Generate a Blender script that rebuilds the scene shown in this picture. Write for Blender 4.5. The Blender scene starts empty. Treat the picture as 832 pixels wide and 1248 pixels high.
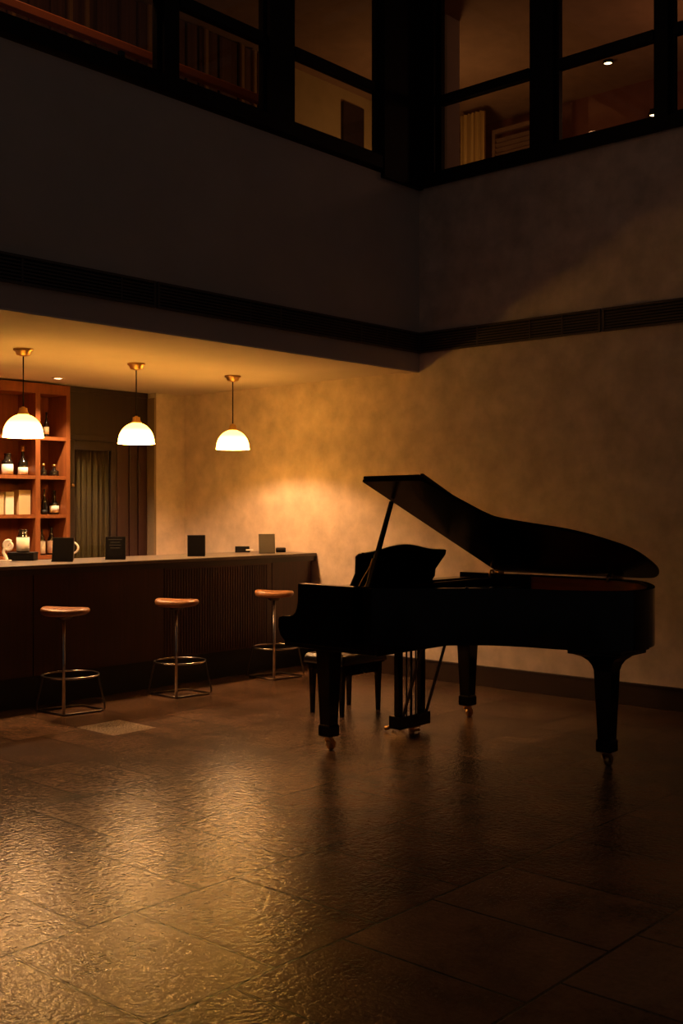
import bpy, bmesh, math, random
from mathutils import Vector, Matrix
random.seed(7)
S = bpy.context.scene
COL = S.collection
PI = math.pi

# ------------------------------------------------------------------ materials
def new_mat(name):
    m = bpy.data.materials.new(name); m.use_nodes = True
    nt = m.node_tree
    return m, nt, nt.nodes['Principled BSDF']

def mat(name, col, rough=.5, metal=0., spec=.5, coat=0., noise=0., nscale=6., bump=0., bscale=40., stretch=(1, 1, 1), emit=None, estr=0.):
    m, nt, p = new_mat(name)
    p.inputs['Base Color'].default_value = (*col, 1)
    p.inputs['Roughness'].default_value = rough
    p.inputs['Metallic'].default_value = metal
    p.inputs['Specular IOR Level'].default_value = spec
    p.inputs['Coat Weight'].default_value = coat
    p.inputs['Coat Roughness'].default_value = .05
    if emit:
        p.inputs['Emission Color'].default_value = (*emit, 1)
        p.inputs['Emission Strength'].default_value = estr
    if noise or bump:
        tc = nt.nodes.new('ShaderNodeTexCoord'); mp = nt.nodes.new('ShaderNodeMapping')
        mp.inputs['Scale'].default_value = stretch
        nt.links.new(tc.outputs['Object'], mp.inputs['Vector'])
    if noise:
        n = nt.nodes.new('ShaderNodeTexNoise'); n.inputs['Scale'].default_value = nscale; n.inputs['Detail'].default_value = 6
        n.inputs['Roughness'].default_value = .6
        r = nt.nodes.new('ShaderNodeValToRGB')
        r.color_ramp.elements[0].position = .3; r.color_ramp.elements[1].position = .7
        r.color_ramp.elements[0].color = (*[c*(1-noise) for c in col], 1)
        r.color_ramp.elements[1].color = (*[min(1, c*(1+noise)) for c in col], 1)
        nt.links.new(mp.outputs['Vector'], n.inputs['Vector']); nt.links.new(n.outputs['Fac'], r.inputs['Fac'])
        nt.links.new(r.outputs['Color'], p.inputs['Base Color'])
    if bump:
        n2 = nt.nodes.new('ShaderNodeTexNoise'); n2.inputs['Scale'].default_value = bscale; n2.inputs['Detail'].default_value = 5
        b = nt.nodes.new('ShaderNodeBump'); b.inputs['Strength'].default_value = bump; b.inputs['Distance'].default_value = .01
        nt.links.new(mp.outputs['Vector'], n2.inputs['Vector']); nt.links.new(n2.outputs['Fac'], b.inputs['Height'])
        nt.links.new(b.outputs['Normal'], p.inputs['Normal'])
    return m

M = {}
M['plaster'] = mat('warm plaster', (.63, .51, .43), .85, spec=.2, noise=.20, nscale=4.5, bump=.3, bscale=14)
M['fascia'] = mat('grey brown plaster', (.50, .42, .37), .9, spec=.2, noise=.06, nscale=2, bump=.1, bscale=20)
M['ceiling'] = mat('cream ceiling paint', (.68, .58, .50), .9, spec=.15, noise=.06, nscale=1.6, bump=.1, bscale=8)
M['baseboard'] = mat('dark brown baseboard', (.024, .011, .008), .5, spec=.3, noise=.2, nscale=5, stretch=(1, .2, 1))
M['frame'] = mat('dark bronze frame', (.008, .005, .0045), .6, spec=.15)
M['bar_panel'] = mat('oxblood stained wood', (.036, .007, .006), .42, noise=.3, nscale=5, stretch=(8, 8, .35))
M['kick'] = mat('black plinth laminate', (.006, .006, .007), .6, noise=.1)
M['counter'] = mat('pale stone counter', (.125, .098, .078), .32, noise=.25, nscale=5, stretch=(.6, 1.5, 1))
M['counter_edge'] = mat('dark counter apron', (.02, .012, .010), .4, noise=.2)
M['shelf'] = mat('orange brown shelf wood', (.235, .068, .018), .5, spec=.25, noise=.22, nscale=4, stretch=(5, 5, .5))
M['dark_wood'] = mat('dark brown wood', (.022, .011, .008), .45, noise=.25, nscale=4, stretch=(6, 6, .3))
M['red_wood'] = mat('dark red brown wood', (.028, .008, .007), .4, noise=.3, nscale=4, stretch=(8, 8, .2))
M['jamb'] = mat('tan jamb paint', (.23, .16, .10), .7, noise=.08)
M['curtain'] = mat('olive curtain cloth', (.105, .085, .034), .8, noise=.35, nscale=3, stretch=(9, 9, .05))
M['brass'] = mat('aged brass', (.62, .36, .12), .32, 1., noise=.15, nscale=12)
M['gold'] = mat('gold foil', (.75, .48, .14), .3, 1.)
M['chrome'] = mat('dull chrome', (.55, .50, .46), .25, 1., noise=.08, nscale=20)
M['rod'] = mat('dark steel rod', (.10, .085, .075), .35, 1., noise=.1)
M['leather'] = mat('tan leather', (.36, .150, .052), .33, noise=.22, nscale=9, bump=.15, bscale=60)
M['lacquer'] = mat('black piano lacquer', (.003, .0026, .0028), .10, spec=.3, noise=.1, nscale=3)
M['lid_lacquer'] = mat('black lid lacquer', (.003, .0024, .0024), .25, spec=.06, noise=.1, nscale=3)
M['satin'] = mat('black satin lacquer', (.003, .0026, .0026), .34, spec=.15, noise=.1, nscale=3)
M['mahogany'] = mat('red mahogany veneer', (.22, .050, .018), .28, noise=.25, nscale=4, stretch=(.6, .6, 8))
M['iron'] = mat('gold iron plate', (.50, .27, .08), .38, .8, noise=.1)
M['ivory'] = mat('ivory keys', (.75, .70, .60), .3, noise=.03)
M['ebony'] = mat('ebony keys', (.008, .008, .008), .35, noise=.1)
M['black_leather'] = mat('black buttoned leather', (.012, .010, .010), .28, noise=.2, bump=.1, bscale=80)
M['felt'] = mat('black rubber', (.01, .01, .01), .8, noise=.1)
M['bottle'] = mat('dark bottle glass', (.010, .007, .005), .08, coat=.2, noise=.1)
M['label'] = mat('cream paper label', (.85, .78, .66), .7, noise=.04)
M['pink_label'] = mat('pale pink label', (.78, .55, .45), .7, noise=.04)
M['white_box'] = mat('white card', (.78, .68, .52), .7, noise=.04)
M['beige_box'] = mat('beige card', (.62, .42, .22), .7, noise=.06)
M['black_card'] = mat('black card', (.0022, .0018, .0018), .7, spec=.03, noise=.1)
M['olive_card'] = mat('olive brown card', (.040, .030, .012), .6, noise=.06)
M['print'] = mat('faint grey print', (.007, .006, .006), .6, noise=.05)
M['white'] = mat('white glaze', (.80, .74, .66), .25, noise=.02)
M['black_box'] = mat('black box board', (.004, .0035, .0035), .5, spec=.12, noise=.1)
M['slot'] = mat('black slot', (.006, .005, .005), .8, noise=.1)
M['slat'] = mat('brown louvre slat', (.075, .050, .038), .55, noise=.1)
M['gal_red'] = mat('dark red wall paint', (.20, .070, .038), .8, noise=.15)
M['gal_beige'] = mat('ochre wall paint', (.42, .29, .11), .8, noise=.08)
M['gal_ceiling'] = mat('brown ceiling paint', (.34, .20, .10), .9, noise=.1)
M['gal_board'] = mat('brown wall boards', (.13, .060, .035), .5, noise=.4, nscale=3, stretch=(9, 9, .1))
M['gal_lath'] = mat('ochre lath', (.34, .19, .07), .5, noise=.1)
M['rail'] = mat('orange wood rail', (.75, .20, .06), .4, noise=.1)
M['louvre'] = mat('dark brown louvre', (.17, .095, .052), .5, noise=.2)
M['drape'] = mat('gold drape', (.52, .34, .10), .7, noise=.2, nscale=3, stretch=(8, 8, .05))

def glass_mat():
    m, nt, p = new_mat('window glass'); nt.nodes.remove(p)
    out = nt.nodes['Material Output']
    t = nt.nodes.new('ShaderNodeBsdfTransparent'); t.inputs['Color'].default_value = (.86, .84, .80, 1)
    g = nt.nodes.new('ShaderNodeBsdfGlossy'); g.inputs['Roughness'].default_value = .01
    f = nt.nodes.new('ShaderNodeFresnel'); f.inputs['IOR'].default_value = 1.45
    x = nt.nodes.new('ShaderNodeMixShader')
    ge = nt.nodes.new('ShaderNodeNewGeometry'); q = nt.nodes.new('ShaderNodeMath'); q.operation = 'SUBTRACT'; q.use_clamp = True
    nt.links.new(f.outputs['Fac'], q.inputs[0]); nt.links.new(ge.outputs['Backfacing'], q.inputs[1])
    nt.links.new(q.outputs[0], x.inputs['Fac']); nt.links.new(t.outputs[0], x.inputs[1]); nt.links.new(g.outputs[0], x.inputs[2])
    nt.links.new(x.outputs[0], out.inputs['Surface'])
    return m
M['glass'] = glass_mat()

def shade_mat():
    # opal glass lit by the bulb inside: brighter around the bulb (low), paler at the crown
    m, nt, p = new_mat('glowing opal glass')
    tc = nt.nodes.new('ShaderNodeTexCoord'); sx = nt.nodes.new('ShaderNodeSeparateXYZ')
    mr = nt.nodes.new('ShaderNodeMapRange')
    mr.inputs['From Min'].default_value = 0; mr.inputs['From Max'].default_value = .13
    mr.inputs['To Min'].default_value = 50; mr.inputs['To Max'].default_value = 9
    nt.links.new(tc.outputs['Object'], sx.inputs[0]); nt.links.new(sx.outputs['Z'], mr.inputs['Value'])
    p.inputs['Base Color'].default_value = (.8, .7, .5, 1); p.inputs['Roughness'].default_value = .3
    p.inputs['Emission Color'].default_value = (1, .455, .062, 1)
    nt.links.new(mr.outputs['Result'], p.inputs['Emission Strength'])
    return m
M['shade'] = shade_mat()
M['bulb'] = mat('lit bulb', (.8, .8, .8), .5, emit=(1, .62, .28), estr=30)
M['downlight'] = mat('lit downlight lens', (.8, .8, .8), .5, emit=(1, .62, .3), estr=12)

def floor_mat():
    m, nt, p = new_mat('brown stone floor tiles')
    L = nt.links.new; N = nt.nodes.new
    tc = N('ShaderNodeTexCoord'); mp = N('ShaderNodeMapping')
    mp.inputs['Location'].default_value = (.06, -3.30+3*.75*2, 0)
    L(tc.outputs['Object'], mp.inputs['Vector'])
    def brick(c1, c2, mo, size):
        b = N('ShaderNodeTexBrick'); b.offset = .37; b.offset_frequency = 2; b.squash = 1
        b.inputs['Scale'].default_value = 1; b.inputs['Brick Width'].default_value = .52; b.inputs['Row Height'].default_value = .75
        b.inputs['Mortar Size'].default_value = size; b.inputs['Mortar Smooth'].default_value = .3; b.inputs['Bias'].default_value = 0
        b.inputs['Color1'].default_value = c1; b.inputs['Color2'].default_value = c2; b.inputs['Mortar'].default_value = mo
        L(mp.outputs['Vector'], b.inputs['Vector']); return b
    b = brick((.105, .058, .036, 1), (.165, .097, .062, 1), (.014, .008, .005, 1), .007)
    n1 = N('ShaderNodeTexNoise'); n1.inputs['Scale'].default_value = 2.2; n1.inputs['Detail'].default_value = 8; n1.inputs['Roughness'].default_value = .65
    L(mp.outputs['Vector'], n1.inputs['Vector'])
    r1 = N('ShaderNodeValToRGB'); r1.color_ramp.elements[0].position = .30; r1.color_ramp.elements[1].position = .56
    r1.color_ramp.elements[0].color = (.34, .31, .29, 1); r1.color_ramp.elements[1].color = (1.15, 1.12, 1.08, 1)
    L(n1.outputs['Fac'], r1.inputs['Fac'])
    mx = N('ShaderNodeMix'); mx.data_type = 'RGBA'; mx.blend_type = 'MULTIPLY'; mx.inputs[0].default_value = .8
    L(b.outputs['Color'], mx.inputs[6]); L(r1.outputs['Color'], mx.inputs[7])
    # fine stone grain
    n2 = N('ShaderNodeTexNoise'); n2.inputs['Scale'].default_value = 36; n2.inputs['Detail'].default_value = 2.5; n2.inputs['Roughness'].default_value = .7
    L(mp.outputs['Vector'], n2.inputs['Vector'])
    r2 = N('ShaderNodeValToRGB'); r2.color_ramp.elements[0].position = .3; r2.color_ramp.elements[1].position = .7
    r2.color_ramp.elements[0].color = (.78, .77, .76, 1); r2.color_ramp.elements[1].color = (1.14, 1.14, 1.13, 1)
    L(n2.outputs['Fac'], r2.inputs['Fac'])
    mx2 = N('ShaderNodeMix'); mx2.data_type = 'RGBA'; mx2.blend_type = 'MULTIPLY'; mx2.inputs[0].default_value = .7
    L(mx.outputs[2], mx2.inputs[6]); L(r2.outputs['Color'], mx2.inputs[7])
    # one paler, speckled replacement tile
    sx = N('ShaderNodeSeparateXYZ'); L(tc.outputs['Object'], sx.inputs[0])
    fac = None
    for ax, lo, hi in (('X', 4.43, 4.79), ('Y', 5.96, 6.38)):
        for op, v in (('GREATER_THAN', lo), ('LESS_THAN', hi)):
            c = N('ShaderNodeMath'); c.operation = op; L(sx.outputs[ax], c.inputs[0]); c.inputs[1].default_value = v
            if fac is None: fac = c
            else:
                q = N('ShaderNodeMath'); q.operation = 'MULTIPLY'; L(fac.outputs[0], q.inputs[0]); L(c.outputs[0], q.inputs[1]); fac = q
    n3 = N('ShaderNodeTexNoise'); n3.inputs['Scale'].default_value = 90; n3.inputs['Detail'].default_value = 2
    L(mp.outputs['Vector'], n3.inputs['Vector'])
    r3 = N('ShaderNodeValToRGB'); r3.color_ramp.elements[0].position = .42; r3.color_ramp.elements[1].position = .6
    r3.color_ramp.elements[0].color = (.20, .145, .10, 1); r3.color_ramp.elements[1].color = (.42, .33, .25, 1)
    L(n3.outputs['Fac'], r3.inputs['Fac'])
    mx3 = N('ShaderNodeMix'); mx3.data_type = 'RGBA'; L(fac.outputs[0], mx3.inputs[0]); L(mx2.outputs[2], mx3.inputs[6]); L(r3.outputs['Color'], mx3.inputs[7])
    L(mx3.outputs[2], p.inputs['Base Color'])
    rr = N('ShaderNodeMapRange'); rr.inputs['From Min'].default_value = .3; rr.inputs['From Max'].default_value = .7
    rr.inputs['To Min'].default_value = .18; rr.inputs['To Max'].default_value = .27
    L(n2.outputs['Fac'], rr.inputs['Value']); L(rr.outputs['Result'], p.inputs['Roughness'])
    # relief: grout joints and worn stone
    hb = brick((1, 1, 1, 1), (1, 1, 1, 1), (0, 0, 0, 1), .007)
    bp = N('ShaderNodeBump'); bp.inputs['Strength'].default_value = .19; bp.inputs['Distance'].default_value = .02
    L(n2.outputs['Fac'], bp.inputs['Height'])
    bp2 = N('ShaderNodeBump'); bp2.inputs['Strength'].default_value = .5; bp2.inputs['Distance'].default_value = .004
    L(hb.outputs['Color'], bp2.inputs['Height']); L(bp.outputs['Normal'], bp2.inputs['Normal'])
    L(bp2.outputs['Normal'], p.inputs['Normal'])
    p.inputs['Specular IOR Level'].default_value = .36
    return m
M['floor'] = floor_mat()

# ------------------------------------------------------------------ mesh helpers
def add_box(bm, x0, x1, y0, y1, z0, z1, bev=0.):
    b = bm if not bev else bmesh.new()
    vs = [b.verts.new((x, y, z)) for x in (x0, x1) for y in (y0, y1) for z in (z0, z1)]
    for f in ((0, 1, 3, 2), (4, 6, 7, 5), (0, 4, 5, 1), (2, 3, 7, 6), (0, 2, 6, 4), (1, 5, 7, 3)):
        b.faces.new([vs[i] for i in f])
    if bev:
        bmesh.ops.bevel(b, geom=b.edges[:], offset=bev, segments=2, affect='EDGES', profile=.5)
        merge(bm, b)
    return bm

def merge(bm, b, mtx=None):
    mp = {}
    for v in b.verts: mp[v.index if False else v] = bm.verts.new(mtx @ v.co if mtx else v.co)
    for f in b.faces:
        nf = bm.faces.new([mp[v] for v in f.verts]); nf.smooth = f.smooth
    b.free()

def box(*a, bev=0.): return add_box(bmesh.new(), *a, bev=bev)

def lathe(prof, n=40, closed=False, cx=0, cy=0, bm=None):
    """prof: list of (r, z), spun about z"""
    bm = bm or bmesh.new()
    rings = []
    for r, z in prof:
        if r < 1e-6: rings.append([bm.verts.new((cx, cy, z))])
        else: rings.append([bm.verts.new((cx+r*math.cos(2*PI*i/n), cy+r*math.sin(2*PI*i/n), z)) for i in range(n)])
    seq = list(zip(rings, rings[1:] + ([rings[0]] if closed else [])))
    if not closed: seq = seq[:len(rings)-1]
    for a, b in seq:
        for i in range(n):
            j = (i+1) % n
            if len(a) == 1 and len(b) == 1: continue
            if len(a) == 1: f = [a[0], b[i], b[j]]
            elif len(b) == 1: f = [a[i], b[0], a[j]]
            else: f = [a[i], b[i], b[j], a[j]]
            bm.faces.new(f).smooth = True
    return bm

def tube(pts, r, n=10, bm=None, closed=False, radii=None):
    bm = bm or bmesh.new()
    P = [Vector(p) for p in pts]; k = len(P); rings = []
    prev = None
    for i in range(k):
        if closed: t = P[(i+1) % k] - P[i-1]
        else: t = P[min(i+1, k-1)] - P[max(i-1, 0)]
        t.normalize()
        if prev is None:
            u = t.cross(Vector((0, 0, 1)))
            if u.length < 1e-3: u = t.cross(Vector((1, 0, 0)))
        else: u = prev - t*prev.dot(t)
        u.normalize(); prev = u; w = t.cross(u)
        rr = radii[i] if radii else r
        rings.append([bm.verts.new(P[i] + u*rr*math.cos(2*PI*j/n) + w*rr*math.sin(2*PI*j/n)) for j in range(n)])
    for i in range(k if closed else k-1):
        a, b = rings[i], rings[(i+1) % k]
        for j in range(n):
            bm.faces.new([a[j], a[(j+1) % n], b[(j+1) % n], b[j]]).smooth = True
    if not closed:
        bm.faces.new(rings[0][::-1]); bm.faces.new(rings[-1])
    return bm

def prism(poly, h0, h1, axis='z', bm=None):
    """extrude a 2-D polygon; axis z: (x,y), axis x: (y,z), axis y: (x,z)"""
    bm = bm or bmesh.new()
    def P(a, b, h): return {'z': (a, b, h), 'x': (h, a, b), 'y': (a, h, b)}[axis]
    A = [bm.verts.new(P(a, b, h0)) for a, b in poly]; B = [bm.verts.new(P(a, b, h1)) for a, b in poly]
    n = len(poly)
    bm.faces.new(A[::-1]); bm.faces.new(B)
    for i in range(n): bm.faces.new([A[i], A[(i+1) % n], B[(i+1) % n], B[i]])
    return bm

def frustum(bm, levels, cx, cy):
    """square section tower: levels = (half, z)"""
    rings = [[bm.verts.new((cx+sx*h, cy+sy*h, z)) for sx, sy in ((-1, -1), (1, -1), (1, 1), (-1, 1))] for h, z in levels]
    for a, b in zip(rings, rings[1:]):
        for j in range(4): bm.faces.new([a[j], a[(j+1) % 4], b[(j+1) % 4], b[j]])
    bm.faces.new(rings[0][::-1]); bm.faces.new(rings[-1])
    return bm

def catmull(pts, n=8):
    out = []
    P = [Vector(p) for p in pts]; P = [2*P[0]-P[1]] + P + [2*P[-1]-P[-2]]
    for i in range(1, len(P)-2):
        a, b, c, d = P[i-1:i+3]
        for k in range(n):
            t = k/n
            out.append(.5*((2*b) + (c-a)*t + (2*a-5*b+4*c-d)*t*t + (3*b-a-3*c+d)*t**3))
    out.append(P[-2]); return out

def bar(p, q, w, d, bm=None, up=(0, 0, 1), w2=None, d2=None):
    """rectangular bar from p to q"""
    bm = bm or bmesh.new(); p = Vector(p); q = Vector(q); t = (q-p).normalized()
    u = t.cross(Vector(up)).normalized(); v = u.cross(t)
    w2 = w2 or w; d2 = d2 or d
    A = [bm.verts.new(p + u*sx*w/2 + v*sy*d/2) for sx, sy in ((-1, -1), (1, -1), (1, 1), (-1, 1))]
    B = [bm.verts.new(q + u*sx*w2/2 + v*sy*d2/2) for sx, sy in ((-1, -1), (1, -1), (1, 1), (-1, 1))]
    bm.faces.new(A[::-1]); bm.faces.new(B)
    for j in range(4): bm.faces.new([A[j], A[(j+1) % 4], B[(j+1) % 4], B[j]])
    return bm

def world_loc(o):
    v = Vector((0, 0, 0))
    while o: v += o.location; o = o.parent
    return v

def obj(name, bm, m, parent=None, local=False, bev=0.):
    """link bm as ONE mesh object; coordinates are world ones unless local"""
    bmesh.ops.recalc_face_normals(bm, faces=bm.faces[:])
    if parent is not None and not local:
        bmesh.ops.translate(bm, verts=bm.verts[:], vec=-world_loc(parent))
    me = bpy.data.meshes.new(name); bm.to_mesh(me); bm.free()
    me.materials.append(M[m] if isinstance(m, str) else m)
    o = bpy.data.objects.new(name, me); COL.objects.link(o); o.parent = parent
    if bev:
        b = o.modifiers.new('edge', 'BEVEL'); b.width = bev; b.segments = 2; b.limit_method = 'ANGLE'; b.angle_limit = .6
    return o

def tag(o, label, cat, group=None):
    o['label'] = label; o['category'] = cat
    if group: o['group'] = group
    return o

def thing(name, label, cat, loc=(0, 0, 0), rz=0, group=None):
    o = bpy.data.objects.new(name, None); o.empty_display_size = .1; COL.objects.link(o)
    o.location = loc; o.rotation_euler = (0, 0, rz)
    return tag(o, label, cat, group)

def struct(name, bm, m, parent=None, bev=0.):
    o = obj(name, bm, m, parent, bev=bev)
    if parent is None: o['kind'] = 'structure'
    return o

def dup(root, loc, label=None, rz=None):
    r = root.copy(); COL.objects.link(r); r.location = loc
    if rz is not None: r.rotation_euler = (0, 0, rz)
    if label: r['label'] = label
    for ch in list(root.children):
        if ch.type == 'LIGHT': continue
        c = ch.copy(); COL.objects.link(c); c.parent = r
        for g in list(ch.children):
            d = g.copy(); COL.objects.link(d); d.parent = c
    return r

# ------------------------------------------------------------------ camera
EYE = 1.5; FPX = 1341.
CA, CB = .665/math.hypot(.665, .747), .747/math.hypot(.665, .747)
cam = bpy.data.cameras.new('camera'); co = bpy.data.objects.new('camera', cam); COL.objects.link(co)
cam.sensor_fit = 'AUTO'; cam.sensor_width = 36; cam.lens = FPX/1248*36
cam.shift_y = -4/1248; cam.clip_start = .05
co.location = (0, 0, EYE); co.rotation_euler = (PI/2, 0, -math.atan2(CB, CA))
S.camera = co

# ------------------------------------------------------------------ room shell
D = 7.755      # plane of the long wall (x)
E = 5.98       # plane of the fascia above the bar (y)
FB = 9.17      # back wall of the bar (y)
SOF = 2.72     # bar ceiling
ZW = 4.36      # underside of the upper windows
struct('floor', box(-2.5, D+.15, -2.0, FB+.3, -.12, 0), 'floor')
struct('wall_right', box(D, D+.15, -2.0, FB+.3, 0, ZW), 'plaster')
struct('wall_left', box(-1.5, D, E, E+.15, SOF, ZW), 'fascia')
struct('ceiling', box(-1.5, D, E+.15, FB+.3, SOF, SOF+.12), 'ceiling')
struct('trim_1', box(-1.5, D, E, E+.15, SOF-.012, SOF), 'ceiling')
# back wall of the bar: pieces around the shelf recess and the door recess
bm = box(7.362, D, FB, FB+.3, 0, SOF)
add_box(bm, -1.5, 4.42, FB, FB+.3, 0, SOF); add_box(bm, 4.42, 7.362, FB+.32, FB+.40, 0, SOF)
struct('wall_back', bm, 'plaster')
struct('trim_2', box(7.335, 7.362, FB-.004, FB+.14, 0, 2.665), 'jamb')
bm = box(D-.025, D, -2.0, FB, 0, .155); add_box(bm, D-.030, D, -2.0, FB, .155, .172)
struct('baseboard_right', bm, 'baseboard', bev=.003)

# dark panelled door bay behind the bar
door = struct('door_1', box(6.292, 7.335, FB+.11, FB+.16, 2.24, 2.665), 'dark_wood')   # panel above the header
bm = box(6.292, 7.335, FB+.07, FB+.11, 2.185, 2.24); add_box(bm, 6.292, 6.36, FB+.08, FB+.13, 0, 2.185)
add_box(bm, 6.292, 7.335, FB+.10, FB+.15, 2.665, SOF)
obj('door_frame', bm, 'dark_wood', door, bev=.004)
bm = box(6.36, 6.42, FB+.10, FB+.14, 0, 2.185); add_box(bm, 6.86, 6.93, FB+.10, FB+.14, 0, 2.185)
add_box(bm, 6.42, 6.86, FB+.10, FB+.14, 2.09, 2.185); add_box(bm, 6.42, 6.86, FB+.10, FB+.14, 0, .25)
obj('door_leaf', bm, 'dark_wood', door, bev=.004)
obj('door_glass', box(6.42, 6.86, FB+.118, FB+.124, .25, 2.09), 'glass', door)
bm = bmesh.new(); k = 60
pts = [(6.40+.48*i/k, FB+.19+.022*math.sin(i*.72)+.008*math.sin(i*1.9)) for i in range(k+1)]
poly = pts + [(x, y+.006) for x, y in pts[::-1]]
obj('door_curtain', prism(poly, .05, 2.15), 'curtain', door)
bm = box(6.93, 7.335, FB+.125, FB+.16, 0, 2.185)
for x0, x1 in ((6.94, 7.085), (7.10, 7.20), (7.215, 7.325)): add_box(bm, x0, x1, FB+.105, FB+.125, 0, 2.18)
obj('door_side_panel', bm, 'red_wood', door, bev=.004)
obj('door_handle', lathe([(0, 0), (.016, 0), (.018, .02), (0, .03)], 14, cx=6.39, cy=FB+.09, bm=bmesh.new()), 'brass', door).location.z = 1.72

# ------------------------------------------------------------------ long slotted air grilles
def grille(name, label, along, c0, c1, dividers):
    """along 'x' on the fascia, 'y' on the long wall"""
    z0, z1 = 2.885, 3.05
    if along == 'x': B = lambda a0, a1, d0, d1, q0, q1: (a0, a1, E-d1, E-d0, q0, q1)
    else: B = lambda a0, a1, d0, d1, q0, q1: (D-d1, D-d0, a0, a1, q0, q1)
    loc = ((c0+c1)/2, E, z0) if along == 'x' else (D, (c0+c1)/2, z0)
    t = thing(name, label, 'air grille', loc, group='slotted air grilles')
    obj('backing', box(*B(c0, c1, .0005, .004, z0, z1)), 'slot', t)
    bm = bmesh.new()
    add_box(bm, *B(c0, c1, .004, .024, z0-.008, z0+.008)); add_box(bm, *B(c0, c1, .004, .024, z1-.008, z1+.008))
    add_box(bm, *B(c0, c0+.018, .004, .024, z0+.008, z1-.008)); add_box(bm, *B(c1-.018, c1, .004, .024, z0+.008, z1-.008))
    obj('frame', bm, 'slat', t)
    for k in range(6):
        z = z0+.02+k*.0225
        bm = bmesh.new(); add_box(bm, *B(c0+.018, c1-.018, .006, .016, z, z+.010)); obj('slat', bm, 'slat', t)
    for d in dividers:
        obj('divider', box(*B(d-.006, d+.006, .005, .019, z0+.008, z1-.008)), 'slat', t)
grille('air_grille', 'slotted brown air grille over the bar, ending at the inner corner', 'x', 4.80, D-.001, (5.68, 6.0, 6.95, 7.28))
grille('air_grille', 'slotted brown air grille over the bar, running above the first pendant', 'x', .9, 4.785, (2.4, 3.75, 4.5))
grille('air_grille', 'slotted air grille on the long wall, short length beside the inner corner', 'y', 4.19, E-.001, (5.35, 4.83, 4.53))
grille('air_grille', 'slotted air grille on the long wall above the piano tail', 'y', 1.4, 4.175, (2.9, 2.1))

# ------------------------------------------------------------------ upper storey windows
ZT = 6.3
ZL, ZR = 4.39, 4.33
struct('trim_3', box(-1.5, D-.04, E-.035, E+.10, ZL, ZL+.105), 'frame')
struct('trim_4', box(D-.035, D+.10, -2.0, E, ZR, ZR+.10), 'frame')
struct('trim_5', box(7.22, D+.10, E-.045, E+.10, ZR-.01, ZT), 'frame')          # corner post
struct('trim_6', box(D-.04, D+.10, 5.787, E-.045, ZR+.10, ZT), 'frame')
struct('trim_7', box(4.86, 4.99, E-.02, E+.10, ZL+.105, ZT), 'frame')
struct('trim_8', box(5.88, 6.15, E-.02, E+.10, ZL+.105, ZT), 'frame')
struct('trim_9', box(D-.02, D+.10, 4.613, 4.82, ZR+.10, ZT), 'frame')
struct('trim_10', box(D-.02, D+.10, 3.634, 3.73, ZR+.10, ZT), 'frame')
struct('wall_header', box(-1.5, D+.1, E, E+.15, ZT, ZT+.4), 'fascia')
struct('wall_header_right', box(D, D+.15, -2.0, E, ZT, ZT+.4), 'fascia')
def window(n, along, a0, a1, zb):
    fw = .035; tz0, tz1 = 5.035, 5.115
    if along == 'x': B = lambda p, q, d0, d1, z0, z1: (p, q, E+d0, E+d1, z0, z1)
    else: B = lambda p, q, d0, d1, z0, z1: (D+d0, D+d1, p, q, z0, z1)
    bm = bmesh.new()
    add_box(bm, *B(a0, a0+fw, .02, .07, zb, ZT)); add_box(bm, *B(a1-fw, a1, .02, .07, zb, ZT))
    add_box(bm, *B(a0+fw, a1-fw, .02, .07, zb, zb+fw)); add_box(bm, *B(a0+fw, a1-fw, .02, .07, ZT-fw, ZT))
    w = struct('window_%d' % n, bm, 'frame')
    obj('transom_bar', box(*B(a0+fw, a1-fw, .005, .075, tz0, tz1)), 'frame', w)
    obj('glass_pane', box(*B(a0+fw, a1-fw, .042, .048, zb+fw, tz0)), 'glass', w)
    obj('glass_pane', box(*B(a0+fw, a1-fw, .042, .048, tz1, ZT-fw)), 'glass', w)
window(1, 'x', 2.9, 4.86, ZL+.105); window(2, 'x', 4.99, 5.88, ZL+.105); window(3, 'x', 6.15, 7.22, ZL+.105)
window(4, 'y', 4.82, 5.787, ZR+.10); window(5, 'y', 3.73, 4.613, ZR+.10); window(6, 'y', 2.2, 3.634, ZR+.10)
struct('window_7', box(-1.5, 2.9, E+.02, E+.07, ZL+.105, ZT), 'frame')
struct('window_8', box(D+.02, D+.07, -2.0, 2.2, ZR+.10, ZT), 'frame')

# rooms behind the upper windows
GC = 6.10
bm = box(1.0, D+.15, E+.15, 8.0, 3.9, 4.0); add_box(bm, D+.15, 11.0, 1.5, 8.0, 3.9, 4.0)
struct('floor_gallery', bm, 'gal_board')
bm = box(1.0, D+.15, E+.12, 8.0, GC, GC+.1); add_box(bm, D+.15, 11.0, 1.5, 8.0, GC, GC+.1)
struct('ceiling_gallery', bm, 'gal_ceiling')
bm = box(1.0, 8.02, 8.0, 8.1, 4.0, GC)
x = 2.0
while x < 8.0:
    w = random.choice((.12, .17, .22)); add_box(bm, x, min(x+w, 8.0), 7.97, 8.0, 4.0, GC-.02); x += w+.035
struct('wall_gallery_slatted', bm, 'gal_board')
bm = bmesh.new(); 
for x in (4.15, 4.9, 5.45, 5.62, 6.3, 6.98, 7.45, 7.62): add_box(bm, x, x+.035, 7.945, 7.97, 4.0, GC-.02)
struct('trim_11', bm, 'gal_lath')
struct('wall_gallery_back', box(8.02, 11.0, 8.0, 8.1, 4.0, GC), 'gal_beige')
struct('door_2', box(8.98, 9.32, 7.96, 8.0, 4.0, 5.95), 'dark_wood')
struct('wall_gallery_right', box(11.0, 11.1, 1.5, 8.1, 4.0, GC), 'gal_red')
struct('wall_gallery_end', box(D+.15, 11.0, 1.4, 1.5, 4.0, GC), 'gal_red')
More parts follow.
